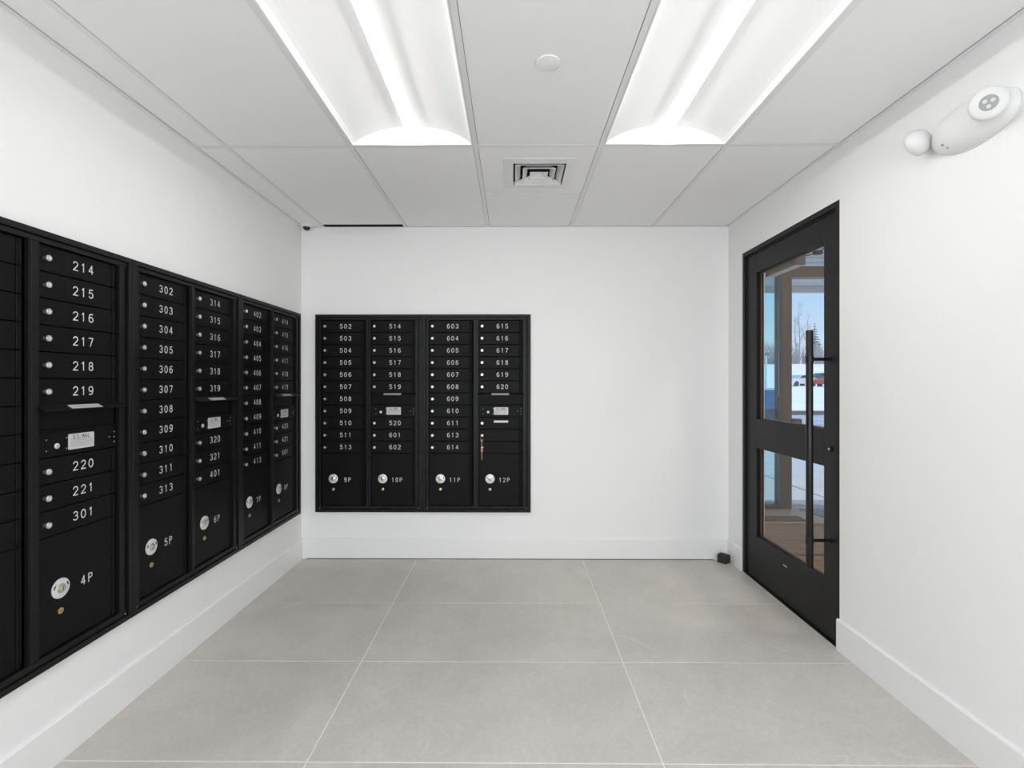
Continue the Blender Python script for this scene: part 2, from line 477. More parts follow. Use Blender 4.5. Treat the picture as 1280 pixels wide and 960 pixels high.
# ---------------------------------------------------------------- ceiling lamps
def ceiling_lamp(xc, y0, y1, label):
    L = y1 - y0; cy = (y0+y1)/2
    t = tag(empty('ceiling_light', (xc, cy, H)), label, 'ceiling light', 'linear light panels set in the ceiling grid')
    w = T/2 - hw - 0.001; l = L/2 - hw - 0.001
    # flange
    f = MB(); fw = 0.006
    f.box(-w, -w+fw, -l, l, -0.001, 0.004).box(w-fw, w, -l, l, -0.001, 0.004).box(-w+fw, w-fw, -l, -l+fw, -0.001, 0.004).box(-w+fw, w-fw, l-fw, l, -0.001, 0.004)
    f.build('flange', M['reflector'], t)
    # two curved reflector wings meeting at the diffuser, with depth
    N = 16; sag = 0.092; wi = w - fw*0.5; li = l - fw*0.5
    def arc(u): return sag*(1-(u*u))**0.75 if abs(u) < 1 else 0.0
    for sgn in (-1, 1):
        a = MB(); n = N
        pr = []
        for k in range(n+1):
            u = 1 - (1 - 0.021/wi) * k/n
            u = max(u, 0.021/wi)
            pr.append((sgn*wi*u, arc(u)))
        out = [(x, z+0.004) for x, z in pr][::-1]
        poly_v = []; 
        for k in range(n):
            (xa, za), (xb, zb) = pr[k], pr[k+1]
            a.add([(xa,-li,za),(xa,li,za),(xb,li,zb),(xb,-li,zb),(xa,-li,za+.004),(xa,li,za+.004),(xb,li,zb+.004),(xb,-li,zb+.004)],
                  [(0,1,2,3),(7,6,5,4)], 0, True)
        a.keep = True
        a.build('reflector', M['reflector'], t)
    # end plates: the segment between ceiling plane and arc
    for sgn in (-1, 1):
        pts = [(-wi, 0)] + [(-wi + 2*wi*k/32, arc(-1 + 2*k/32)) for k in range(1, 32)] + [(wi, 0)]
        MB().prism(pts, sgn*li, sgn*(li+0.002)).build('end_plate', M['reflector'], t)
    # diffuser bar
    hz = sag-0.057
    d = MB().prism([(-0.015, hz), (-0.012, hz-0.004), (0.012, hz-0.004), (0.015, hz)], -li+0.001, li-0.001)
    d.build('diffuser', M['lens'], t)
    d = MB().prism([(-0.0165, hz), (-0.021, sag+0.004), (0.021, sag+0.004), (0.0165, hz), (0.0150, hz), (0.0150, hz+0.002), (-0.0150, hz+0.002), (-0.0150, hz)], -li+0.001, li-0.001)
    d.build('diffuser_channel', M['lensside'], t)
    # housing
    h = MB().box(-w, w, -l, l, 0.105, 0.125)
    h.build('housing', M['tbar'], t)
    return t
for k, c in enumerate(lamp_cols):
    xc = (tees[c] + tees[c+1]) / 2
    side = ('left', 'right')[k]
    ceiling_lamp(xc, crow[1], crow[0], 'white recessed linear ceiling light, %s of the two at the top of the photo' % side)
    ceiling_lamp(xc, crow[3] if len(crow) > 3 else YB, crow[2], 'white recessed linear ceiling light behind the viewpoint, %s of that pair' % side)

# ---------------------------------------------------------------- sprinkler cover
o = MB().lathe([(0.0, 0.0), (0.040, 0.0), (0.0435, 0.001), (0.0435, 0.006), (0.0, 0.006)][1:4], n=40).build('sprinkler_cover', M['ctile'], None, (0.1264, 1.766, H-0.006))
tag(o, 'round flat white cover disc on the ceiling tile between the two lights', 'ceiling disc')

# ---------------------------------------------------------------- air diffuser
t = tag(empty('air_diffuser', (VC[0], VC[1], H)), 'square white four-way louvred air diffuser in the ceiling above the mailboxes', 'air vent')
def ring(o_, i_, zo, zi, th=0.002):
    """square ring sloping from half size o_ at zo to i_ at zi"""
    m = MB()
    for a in range(4):
        R = Matrix.Rotation(a*PI/2, 3, 'Z')
        q = [Vector((-o_, -o_, zo)), Vector((o_, -o_, zo)), Vector((i_, -i_, zi)), Vector((-i_, -i_, zi))]
        q2 = [p + Vector((0, 0, th)) for p in q]
        vs = [R @ p for p in q + q2]
        m.add(vs, [(0,1,2,3),(7,6,5,4),(0,4,5,1),(3,2,6,7)])
    return m
ring(0.193, 0.186, -0.0005, -0.003).build('outer_lip', M['plastic'], t)
ring(0.186, 0.140, -0.003, -0.005).build('face_flange', M['plastic'], t)
for o_, i_, zo, zi in ((0.140, 0.134, -0.005, 0.030), (0.129, 0.100, -0.009, 0.020), (0.088, 0.062, -0.009, 0.018)):
    ring(o_, i_, zo, zi).build('louvre', M['plastic'], t)
m = MB().add([(-0.049,-0.049,-0.009),(0.049,-0.049,-0.009),(0.049,0.049,-0.009),(-0.049,0.049,-0.009),(0,0,0.010)], [(0,1,4),(1,2,4),(2,3,4),(3,0,4),(3,2,1,0)][:4])
m.build('centre_cone', M['plastic'], t)
for a in range(4):
    R = Matrix.Rotation(PI/4 + a*PI/2, 3, 'Z')
    MB().add([R @ Vector(p) for p in ((0.05,-0.001,0.012),(0.19,-0.001,0.012),(0.19,0.001,0.012),(0.05,0.001,0.012),(0.05,-0.001,0.03),(0.19,-0.001,0.03),(0.19,0.001,0.03),(0.05,0.001,0.03))],
          [(0,3,2,1),(4,5,6,7),(0,1,5,4),(1,2,6,5),(2,3,7,6),(3,0,4,7)]).build('corner_strut', M['void'], t)
MB().box(-0.15, 0.15, -0.15, 0.15, 0.06, 0.062).build('duct_boot', M['void'], t)

# ---------------------------------------------------------------- security camera
t = tag(empty('security_camera', (-1.500, 3.572, H)), 'small white dome security camera with dark eye in the far left ceiling corner', 'camera')
MB().lathe([(0.046, 0.0), (0.046, -0.006), (0.040, -0.014), (0.026, -0.018)], n=32).build('mount_ring', M['plastic'], t)
prof = [(0.026*math.cos(a), -0.017-0.024*math.sin(a)) for a in [k*PI/2/8 for k in range(8)]] + [(0.0005, -0.041)]
MB().lathe(prof, n=28).build('dome', M['darkdome'], t)

# ================================================================= LETTERING (single-stroke engraving)
def arcp(cx, cy, rx, ry, a0, a1, n=8):
    return [(cx+rx*math.cos(math.radians(a0+(a1-a0)*k/n)), cy+ry*math.sin(math.radians(a0+(a1-a0)*k/n))) for k in range(n+1)]
ST = {
 '0': [arcp(.3, .5, .27, .5, 90, 450, 20)],
 '1': [[(.14, .80), (.32, 1.0), (.32, 0)]],
 '2': [arcp(.3, .72, .26, .28, 165, -35, 10) + [(.03, 0), (.58, 0)]],
 '3': [arcp(.29, .75, .24, .25, 150, -90, 10), arcp(.29, .26, .27, .26, 80, -155, 10)],
 '4': [[(.42, 0), (.42, 1.0), (.03, .28), (.60, .28)]],
 '5': [[(.52, 1.0), (.12, 1.0), (.07, .54)] + arcp(.29, .33, .27, .33, 130, -150, 12)],
 '6': [arcp(.31, .30, .26, .30, 0, 360, 16), [(.05, .30)] + arcp(.36, .55, .31, .45, 180, 60, 6)],
 '7': [[(.04, 1.0), (.56, 1.0), (.22, 0)]],
 '8': [arcp(.3, .76, .22, .24, -90, 270, 14), arcp(.3, .26, .26, .26, 90, 450, 14)],
 '9': [arcp(.29, .70, .26, .30, 0, 360, 16), [(.55, .70)] + arcp(.24, .45, .31, .45, 0, -120, 6)],
 'P': [[(.08, 0), (.08, 1.0), (.34, 1.0)] + arcp(.34, .74, .24, .26, 90, -90, 8) + [(.08, .48)]],
 'U': [[(.05, 1.0), (.05, .3)] + arcp(.3, .28, .25, .28, 180, 360, 8) + [(.55, 1.0)]],
 'S': [arcp(.3, .75, .24, .25, 40, 270, 9) + arcp(.3, .25, .25, .25, 90, -140, 9)],
 'M': [[(.03, 0), (.03, 1.0), (.3, .35), (.57, 1.0), (.57, 0)]],
 'A': [[(.02, 0), (.3, 1.0), (.58, 0)], [(.13, .34), (.47, .34)]],
 'I': [[(.3, 0), (.3, 1.0)]],
 'L': [[(.1, 1.0), (.1, 0), (.55, 0)]],
 '.': [[(.27, 0.02), (.33, 0.02)]],
}
def text_mesh(txt, h, pitch, wscale, stroke, m=None, cx=0, cz=0, y=0.0, mi=0):
    """flat single-stroke lettering centred on (cx, cz), facing -y"""
    m = m or MB()
    adv = []; cur = 0.0
    for ch in txt:
        half = pitch*(0.28 if ch in '. I' else 0.5)
        cur += half; adv.append(cur); cur += half
    for ci, ch in enumerate(txt):
        if ch == ' ': continue
        ox = cx - cur/2 + adv[ci] - 0.3*h*wscale; oz = cz - h/2
        for pl in ST[ch]:
            P = [Vector((ox + p[0]*h*wscale, oz + p[1]*h)) for p in pl]
            for k in range(len(P)-1):
                a, b = P[k], P[k+1]
                d = (b-a)
                if d.length < 1e-7: continue
                d.normalize(); nrm = Vector((-d.y, d.x))*stroke/2; ex = d*stroke*0.35
                q = [a-ex-nrm, b+ex-nrm, b+ex+nrm, a-ex+nrm]
                yy = y - 0.00002*(k % 2)
                m.add([(v.x, yy, v.y) for v in q], [(0,1,2,3)], mi)
    m.keep = True
    return m

# ================================================================= MAILBOX UNITS
PITCH = 0.0894
TOPZ = UZ1 - UZ0                     # local height of a unit
ROW0 = TOPZ - 0.041                  # top of first door
C1 = (0.0445, 0.3610); C2 = (0.4110, 0.7315)
def row_z(r): return ROW0 - r*PITCH, ROW0 - (r+1)*PITCH
DW = 0.3165
GAP = 0.0016
door_me = {}
def door_mesh(w):
    k = round(w, 4)
    if k not in door_me:
        m = MB()
        hh = PITCH/2 - GAP
        m.bbox(0.0, w-0.020, 0.0, 0.012, -hh, hh, 0.0014)
        m.bbox(w-0.0185, w-0.0105, -0.0015, 0.012, -hh, hh, 0.0012)
        m.bbox(w-0.0085, w, -0.0005, 0.012, -hh, hh, 0.001)
        door_me[k] = m.mesh('mailbox_door', M['black'])
    return door_me[k]
# shared lock: stem, knurled head, key slot
lk = MB()
lk.lathe([(0.0065, 0.0), (0.0065, 0.008), (0.0098, 0.010), (0.0104, 0.0125), (0.0104, 0.0165), (0.0092, 0.0178)], axis='y', n=20, mi=0)
lk.box(-0.0009, 0.0009, -0.0181, -0.0178, -0.005, 0.005, 1)
lk.lathe([(0.0052, 0.0176), (0.0052, 0.0184), (0.0040, 0.0186)], axis='y', n=14, mi=2)
LOCK = lk.mesh('lock', [M['nickel'], M['ink'], M['silver']])
# parcel lock plate
pd = MB()
pd.lathe([(0.034, 0.0), (0.034, 0.0025), (0.032, 0.0035), (0.017, 0.0035)], axis='y', n=36, mi=0, cap=True)
for sx_ in (-1, 1):
    pd.prism([(sx_*0.024, 0.003), (sx_*0.029, 0.003), (sx_*0.0245, 0.0165), (sx_*0.020, 0.0140)], -0.0042, -0.003, 'y', 1)
pd.lathe([(0.0160, 0.0), (0.0160, 0.0060), (0.0125, 0.0075)], axis='y', n=24, mi=2)
pd.lathe([(0.0100, 0.006), (0.0100, 0.0100), (0.0085, 0.0110)], axis='y', n=20, mi=2)
pd.box(-0.0011, 0.0011, -0.0115, -0.0109, -0.006, 0.006, 1)
DISC = pd.mesh('lock_plate', [M['silver'], M['ink'], M['nickel']])
# brass key cylinder
bc = MB()
bc.lathe([(0.0105, 0.0), (0.0105, 0.003), (0.0085, 0.0040)], axis='y', n=20, mi=0)
bc.box(-0.0012, 0.0012, -0.0044, -0.0039, -0.004, 0.004, 1)
BRASS = bc.mesh('key_cylinder', [M['brass'], M['ink']])
# rivet
RIV = MB().lathe([(0.0028, 0.0), (0.0024, 0.0012), (0.0008, 0.0017)], axis='y', n=10).mesh('rivet', M['black2'])
RIVS = MB().lathe([(0.0034, 0.0), (0.0030, 0.0012), (0.001, 0.002)], axis='y', n=10).mesh('screw', M['nickel'])

def number(parent, txt, cx, cz, h=0.0295):
    m = text_mesh(txt, h, 0.0320 if len(txt) > 2 and 'P' not in txt else 0.0295, 1.08 if 'P' not in txt else 0.95, 0.0037, None, cx, cz, -0.0006)
    o = m.build('number', M['white'], parent)
    return o

def mailbox_unit(loc, rz, label, cols, parcels, blanks=()):
    t = tag(empty('mailbox_unit', loc, rz), label, 'mailbox', 'black wall mailbox units')
    # recessed body
    b = MB()
    x0, x1, z0, z1, dp = 0.016, UW-0.016, 0.016, TOPZ-0.016, 0.075
    b.box(x0, x1, dp, dp+0.002, z0, z1).box(x0, x0+0.002, 0.0, dp, z0, z1).box(x1-0.002, x1, 0.0, dp, z0, z1)
    b.box(x0, x1, 0.0, dp, z0, z0+0.002).box(x0, x1, 0.0, dp, z1-0.002, z1)
    b.build('cabinet_body', M['deep'], t)
    # outer trim
    s = 0.0006; w = 0.0205
    tr = MB()
    tr.bbox(s, UW-s, -0.020, 0.0, TOPZ-w, TOPZ, 0.001).bbox(s, UW-s, -0.020, 0.0, 0, w, 0.001)
    tr.bbox(s, s+w, -0.020, 0.0, w, TOPZ-w, 0.001).bbox(UW-s-w, UW-s, -0.020, 0.0, w, TOPZ-w, 0.001)
    tr.build('outer_trim', M['black2'], t)
    # inner master frame with centre post
    f = MB(); i0 = s+w+0.0022; zt = TOPZ-w-0.0022; zb = w+0.0022
    f.bbox(i0, UW-i0, -0.013, 0.004, ROW0+0.0015, zt, 0.001)
    pz = 0.0455
    f.bbox(i0, UW-i0, -0.013, 0.004, zb, pz-0.0015, 0.001)
    f.bbox(i0, C1[0]-0.002, -0.013, 0.004, pz-0.0015, ROW0+0.0015, 0.001)
    f.bbox(C2[1]+0.0045, UW-i0-0.012, -0.013, 0.004, pz-0.0015, ROW0+0.0015, 0.001)
    f.bbox(UW-i0-0.010, UW-i0, -0.009, 0.004, pz-0.0015, ROW0+0.0015, 0.001)
    f.build('door_frame', M['black2'], t)
    p = MB()
    p.bbox(C1[1]+0.0095, C1[1]+0.031, -0.013, 0.004, pz-0.0015, ROW0+0.0015, 0.001)
    p.bbox(C1[1]+0.031, C2[0]-0.002, -0.009, 0.004, pz-0.0015, ROW0+0.0015, 0.001)
    p.bbox(C1[1]+0.0105, C1[1]+0.0135, -0.019, -0.012, pz-0.0015, ROW0+0.0015, 0.001)
    p.build('centre_post', M['black2'], t)
    for ci, (c, rowsdef) in enumerate(zip((C1, C2), cols)):
        w_ = c[1]-c[0]
        for r in range(11):
            v = rowsdef[r]
            za, zb_ = row_z(r); zc = (za+zb_)/2
            if v == 'SLOT':
                # outgoing mail slot: recessed flap door under a sloping hood
                sl = MB().bbox(0.0, w_, 0.004, 0.014, -PITCH/2+0.004, PITCH/2-0.004, 0.001).bbox(0, w_, -0.006, 0.006, -PITCH/2-0.001, -PITCH/2+0.0035, 0.001)
                sl.build('outgoing_slot', M['black'], t, (c[0], 0, zc))
                hd = MB()
                zt_ = za - 0.001
                pts = [(0.002, zt_+0.004), (-0.034, zt_-0.016), (-0.034, zt_-0.0195), (-0.031, zt_-0.0195), (0.002, zt_-0.001)]
                hd.prism(pts, c[0]-0.006, c[1]+0.012, 'x')
                ho = hd.build('slot_hood', M['black2'], t)
                lm = MB()
                cxm = c[0]+0.160
                n_ = Vector((-0.020, 0.036)).normalized()   # (y,z) normal of the slope
                qa = Vector((-0.010, zt_+0.004-0.012*20/36)) + n_*0.0009; qb = Vector((-0.0315, zt_+0.004-0.0335*20/36)) + n_*0.0009
                lm.add([(cxm-0.064, qa.x, qa.y), (cxm+0.064, qa.x, qa.y), (cxm+0.064, qb.x, qb.y), (cxm-0.064, qb.x, qb.y)], [(0,1,2,3)])
                lm.build('label_strip', M['label'], ho)
                # fine print of the strip
                pm = MB()
                for q in range(2):
                    f0 = 0.25 + 0.35*q
                    A = qa.lerp(qb, f0) + n_*0.0003; B = qa.lerp(qb, f0+0.14) + n_*0.0003
                    x = cxm-0.058
                    while x < cxm+0.052:
                        L_ = random.uniform(0.004, 0.010)
                        pm.add([(x, A.x, A.y), (x+L_, A.x, A.y), (x+L_, B.x, B.y), (x, B.x, B.y)], [(0,1,2,3)])
                        x += L_+0.003
                pm.build('fine_print', M['inkgrey'], ho)
                continue
            if v == 'MAIL':
                pn = MB().bbox(0.0, w_, -0.0008, 0.012, -PITCH/2+GAP, PITCH/2-GAP, 0.0014).build('mail_panel', M['black'], t, (c[0], 0, zc))
                link('lock', BRASSN, pn, (0.069, -0.0008, -0.008))
                pl = MB(); cx_ = 0.165
                bw, bh, rr = 0.053, 0.0275, 0.004
                pts = []
                for (sx2, sz2, a0) in ((1,1,0), (-1,1,90), (-1,-1,180), (1,-1,270)):
                    for k in range(4):
                        a = math.radians(a0+30*k)
                        pts.append((cx_+sx2*(bw-rr)+rr*math.cos(a), sz2*(bh-rr)+rr*math.sin(a)))
                pl.prism(pts, -0.0022, -0.0008, 'y')
                pl.build('label_plate', M['label'], pn)
                tx = text_mesh('U.S. MAIL', 0.0125, 0.0098, 1.05, 0.0020, None, cx_, 0.0165, -0.00235)
                for (z_, n_r) in ((0.0065, 1), (0.001, 1), (-0.005, 1), (-0.0115, 1), (-0.018, 1)):
                    x = cx_-0.044
                    while x < cx_+0.040:
                        L_ = random.uniform(0.003, 0.009)
                        tx.add([(x, -0.0023, z_), (x+L_, -0.0023, z_), (x+L_, -0.0023, z_+0.0024), (x, -0.0023, z_+0.0024)], [(0,1,2,3)], 1)
                        x += L_+0.0022
                tx.build('lettering', [M['ink'], M['inkgrey']], pn)
                for px, pz_ in ((0.031, 0.016), (0.031, -0.021), (0.106, 0.016), (0.106, -0.021), (0.288, 0.0), (0.312, 0.017), (0.312, -0.002), (0.312, -0.021)):
                    link('rivet', RIVM, pn, (px, -0.0008, pz_))
                continue
            d = link('mailbox_door', door_mesh(w_), t, (c[0], 0, zc))
            link('lock', LOCK, d, (0.0255, 0.0, 0.0))
            if v == 'STRIP':
                MB().bbox(0.112, 0.218, -0.0012, 0.0002, -0.0025+0.006, 0.0135+0.006, 0.0005).build('blank_label', M['white'], d)
            elif v:
                number(d, v, 0.174, 0.001)
        # parcel door
        zt2 = ROW0 - 11*PITCH; zc = (zt2+pz)/2; hh = (zt2-pz)/2
        pm = MB()
        pm.bbox(0.0, w_-0.020, 0.0, 0.012, -hh+0.001, hh-GAP, 0.0014).bbox(w_-0.0185, w_-0.0105, -0.0015, 0.012, -hh+0.001, hh-GAP, 0.0012).bbox(w_-0.0085, w_, -0.0005, 0.012, -hh+0.001, hh-GAP, 0.001)
        pdoor = pm.build('parcel_door', M['black'], t, (c[0], 0, zc))
        link('lock_plate', DISC, pdoor, (0.083, 0, -hh+0.198))
        link('key_cylinder', BRASS, pdoor, (0.083, 0, -hh+0.120))
        for px, pz_ in ((0.062, 0.158), (0.104, 0.158), (0.062, 0.083), (0.104, 0.083)):
            link('rivet', RIV, pdoor, (px, 0, -hh+pz_))
        if parcels[ci]:
            number(pdoor, parcels[ci], 0.188, -hh+0.190, 0.0300)
    for px in (0.031, UW-0.031):
        link('screw', RIVS, t, (px, -0.013, 0.0275))
    return t
BRASSN = MB().lathe([(0.0095, 0.0), (0.0095, 0.002), (0.0075, 0.0035)], axis='y', n=18).box(-0.001, 0.001, -0.0039, -0.0034, -0.004, 0.004, 1).mesh('lock', [M['silver'], M['ink']])
RIVM = MB().lathe([(0.0026, 0.0), (0.0022, 0.0010), (0.0008, 0.0015)], axis='y', n=10).mesh('rivet', M['nickel'])

E_ = ''
unitsL = [
 ([[E_]*11, ['214','215','216','217','218','219','SLOT','MAIL','220','221','301']], ('', '4P'),
  'black mailbox unit at the left edge of the photo, boxes 214 to 301'),
 ([['302','303','304','305','306','307','308','309','310','311','313'], ['314','315','316','317','318','319','SLOT','MAIL','320','321','401']], ('5P', '6P'),
  'black mailbox unit in the middle of the left wall row, boxes 302 to 401'),
 ([['402','403','404','405','406','407','408','409','410','411','413'], ['414','415','416','417','418','419','SLOT','MAIL','420','421','501']], ('7P', '8P'),
  'black mailbox unit on the left wall nearest the corner, boxes 402 to 501'),
]
for k, (c, p, lab) in enumerate(unitsL):
    mailbox_unit((XL, LY0 + k*UW, UZ0), PI/2, lab, c, p)
unitsB = [
 ([['502','503','504','505','506','507','508','509','510','511','513'], ['514','515','516','517','518','519','SLOT','MAIL','520','601','602']], ('9P', '10P'),
  'black mailbox unit on the far wall, left one, boxes 502 to 602'),
 ([['603','604','605','606','607','608','609','610','611','613','614'], ['615','616','617','618','619','620','SLOT','MAIL','STRIP','','']], ('11P', '12P'),
  'black mailbox unit on the far wall, right one, boxes 603 to 620'),
]
for k, (c, p, lab) in enumerate(unitsB):
    mailbox_unit((BX0 + k*UW, D, UZ0), 0, lab, c, p)

# ---------------------------------------------------------------- keys hanging from the second lowest small door
kx = BX0 + UW + C2[0] + 0.0255
kz = UZ0 + sum(row_z(9))/2
t = tag(empty('key_bunch', (kx, D-0.0185, kz)), 'copper keys on a small ring hanging from a lock above parcel door 12P', 'keys')
def key_mesh(L):
    m = MB()
    m.lathe([(0.0105, -0.0012), (0.0105, 0.0012)], c=(0, 0, 0), axis='y', n=18)
    m.prism([(-0.0032, -0.008), (0.0032, -0.008), (0.0032, -L+0.004), (0, -L), (-0.0032, -L+0.004)], -0.001, 0.001, 'y')
    for q in range(4):
        m.prism([(0.003, -L+0.008+q*0.007), (0.0052, -L+0.0105+q*0.007), (0.003, -L+0.013+q*0.007)], -0.001, 0.001, 'y')
    return m
# key standing in the lock, its bow towards the room
m = MB(); m.box(-0.001, 0.001, -0.012, 0.0, -0.0035, 0.0035); m.prism([(-0.012, -0.009), (-0.024, -0.011), (-0.028, -0.004), (-0.028, 0.004), (-0.024, 0.011), (-0.012, 0.009)], -0.001, 0.001, 'x')
m.build('key_in_lock', M['nickel'], t)
def torus(R, r, c, tilt=0, n=20, k=6):
    pts = [(c[0]+R*math.cos(2*PI*i/n)*math.cos(tilt), c[1]+R*math.cos(2*PI*i/n)*math.sin(tilt), c[2]+R*math.sin(2*PI*i/n)) for i in range(n+1)]
    return MB().tube(pts, r, k)
torus(0.012, 0.0011, (0, -0.021, -0.017), 0.5).build('key_ring', M['bronze_key'], t)
o = key_mesh(0.050).build('key', M['bronze_key'], t, (-0.0005, -0.022, -0.036)); o.rotation_euler = (0, 0.05, 0.5)
torus(0.009, 0.001, (0, -0.021, -0.088), -0.6).build('key_ring', M['bronze_key'], t)
m = key_mesh(0.072)
o = m.build('key', M['bronze_key'], t, (0.0, -0.0235, -0.106)); o.rotation_euler = (0, 0.0, -0.25)

# ================================================================= EMERGENCY LIGHT on the right wall
t = tag(empty('emergency_light', (XR, 1.700, 2.190)), 'white oval twin-head emergency light high on the right wall', 'emergency light')
# local axes: y along wall, z up, -x into the room
def dome(ry, rz, dx, n=48, m=10, mi=0, p=2.3, tilt=0.0):
    b = MB(); vs = []
    for k in range(m+1):
        f = k/m
        s_ = math.cos(f*PI/2)**(0.75) if k < m else 0.0
        x = -dx*math.sin(f*PI/2)
        for i in range(n):
            a = 2*PI*i/n
            cy_, cz_ = math.cos(a), math.sin(a)
            rr = (abs(cy_)**p + abs(cz_)**p)**(-1/p)
            vs.append((x, ry*rr*cy_*max(s_, 0.001), rz*rr*cz_*max(s_, 0.001) + 0.012*math.sin(f*PI/2)))
    fs = []
    for k in range(m):
        for i in range(n):
            j = (i+1) % n
            fs.append((k*n+i, k*n+j, (k+1)*n+j, (k+1)*n+i))
    fs.append(tuple(range(n)))
    b.add(vs, fs, mi, True)
    return b
ln = MB(); vs = []
bp = MB().prism([( 0.160*math.cos(2*PI*i/48), 0.080*math.sin(2*PI*i/48)) for i in range(48)], -0.006, 0.0, 'x')
bp.build('back_plate', M['plastic2'], t)
dome(0.156, 0.076, 0.060).build('housing', M['plastic'], t, (-0.004, 0, 0.0))
# heads
def head(y, z, x, aim):
    hd = MB()
    pr = [(0.012, -0.034), (0.028, -0.030), (0.040, -0.018), (0.047, 0.0), (0.0495, 0.012), (0.048, 0.020), (0.042, 0.025), (0.0225, 0.026)]
    hd.lathe(pr, n=36)
    hd.lathe([(0.0500, 0.006), (0.0500, 0.0085)], n=36, cap=False)
    ho = hd.build('lamp_head', M['plastic2'], t, (x, y, z))
    ho.rotation_euler = Vector(aim).to_track_quat('Z', 'Y').to_euler()
    lz = MB().lathe([(0.0225, 0.0255), (0.0222, 0.0268), (0.018, 0.0272)], n=28)
    lz.build('lamp_lens', M['lensglass'], ho)
    bb = MB()
    for a in range(3):
        an = a*2*PI/3+0.5
        bb.lathe([(0.0065, 0.0268), (0.0060, 0.0285), (0.003, 0.0292)], c=(0.011*math.cos(an), 0.011*math.sin(an), 0), n=12)
    bb.build('bulb', M['label'], ho)
    r = MB().lathe([(0.0232, 0.0250), (0.0232, 0.0275), (0.0220, 0.0275)], n=28, cap=False)
    r.build('lens_rim', M['inkgrey'], ho)
head(-0.118, 0.000, -0.072, (-0.62, -0.72, -0.24))
head(0.172, 0.022, -0.055, (-0.30, 0.93, -0.25))
MB().lathe([(0.004, 0.0), (0.004, 0.004), (0.003, 0.005)], c=(-0.048, 0.075, -0.038), axis='x', n=12).lathe([(0.003, 0.0), (0.003, 0.003)], c=(-0.044, 0.060, -0.056), axis='x', n=10).build('test_button', M['inkgrey'], t)

# ================================================================= DOOR STOP
ds = MB()
pts = [(-0.030, 0.0), (0.036, 0.0), (0.036, 0.040), (0.028, 0.060), (-0.012, 0.062), (-0.030, 0.050)]
ds.prism(pts, -0.030, 0.036, 'y')
t = ds.build('door_stop', M['rubber'], None, (1.528, 3.566, 0.0))
t.rotation_euler = (0, 0, math.radians(38))
bv = t.modifiers.new('bevel', 'BEVEL'); bv.width = 0.004; bv.segments = 2
tag(t, 'small dark rubber door stop block on the floor in the far right corner', 'door stop')
MB().lathe([(0.008, 0.0), (0.008, 0.003)], c=(0.003, -0.030, 0.032), axis='y', n=14).build('screw', M['tyre'], t)

# ================================================================= THE DOOR
door = struct(empty('door_1', (XR, DY0, 0)))
w = DY1-DY0
f = MB(); jw = 0.030
f.bbox(-0.002, 0.110, 0, jw, 0, DZ, 0.001).bbox(-0.002, 0.110, w-jw, w, 0, DZ, 0.001).bbox(-0.002, 0.110, jw, w-jw, DZ-jw, DZ, 0.001)
f.build('door_frame', M['doorblk'], door)
f = MB()   # inner stop of the frame
f.bbox(0.024, 0.110, jw, jw+0.010, 0, DZ-jw, 0.001).bbox(0.006, 0.110, w-jw-0.012, w-jw, 0, DZ-jw, 0.001).bbox(0.010, 0.110, jw+0.01, w-jw-0.012, DZ-jw-0.010, DZ-jw, 0.001)
f.build('frame_stop', M['doorblk'], door)
LX0, LX1 = 0.012, 0.058
ly0, ly1 = 0.0335, w-0.046
z1_ = DZ-0.043
oy0, oy1 = 2.545-DY0, 3.243-DY0
lf = MB()
lf.bbox(LX0, LX1, ly0, oy0, 0.008, z1_, 0.0015).build('door_stile', M['doorblk'], door)
MB().bbox(LX0, LX1, oy1, ly1, 0.008, z1_, 0.0015).build('door_stile', M['doorblk'], door)
MB().bbox(LX0, LX1, oy0, oy1, 2.022, z1_, 0.0015).build('top_rail', M['doorblk'], door)
MB().bbox(LX0, LX1, oy0, oy1, 0.872, 1.062, 0.0015).build('lock_rail', M['doorblk'], door)
br = MB().bbox(LX0, LX1, oy0, oy1, 0.008, 0.292, 0.0015).build('bottom_rail', M['doorblk'], door)
MB().bbox(LX0-0.001, LX0, 2.885-DY0, 2.925-DY0, 0.219, 0.226, 0.0003).build('badge', M['label'], br)
MB().box(-0.002, 0.115, 0.03, w-0.03, 0.0, 0.004).build('threshold', M['doorblk'], door)
for (za, zb_, nm) in ((1.062, 2.022, 'glass_pane'), (0.292, 0.872, 'glass_pane')):
    MB().box(0.030, 0.036, oy0-0.004, oy1+0.004, za-0.004, zb_+0.004).build(nm, M['glass'], door)
    b = MB(); q = 0.007
    for (xa, xb) in ((0.0365, 0.046),):
        b.box(xa, xb, oy0, oy1, za, za+q).box(xa, xb, oy0, oy1, zb_-q, zb_).box(xa, xb, oy0, oy0+q, za, zb_).box(xa, xb, oy1-q, oy1, za, zb_)
    b.build('glazing_bead', M['bronze'], door)
# outside faces of the leaf are bronze
ob = MB().box(LX1, LX1+0.002, ly0, oy0, 0.01, z1_).box(LX1, LX1+0.002, oy1, ly1, 0.01, z1_).box(LX1, LX1+0.002, oy0, oy1, 2.022, z1_).box(LX1, LX1+0.002, oy0, oy1, 0.872, 1.062).box(LX1, LX1+0.002, oy0, oy1, 0.01, 0.292)
ob.build('outer_cladding', M['bronze'], door)
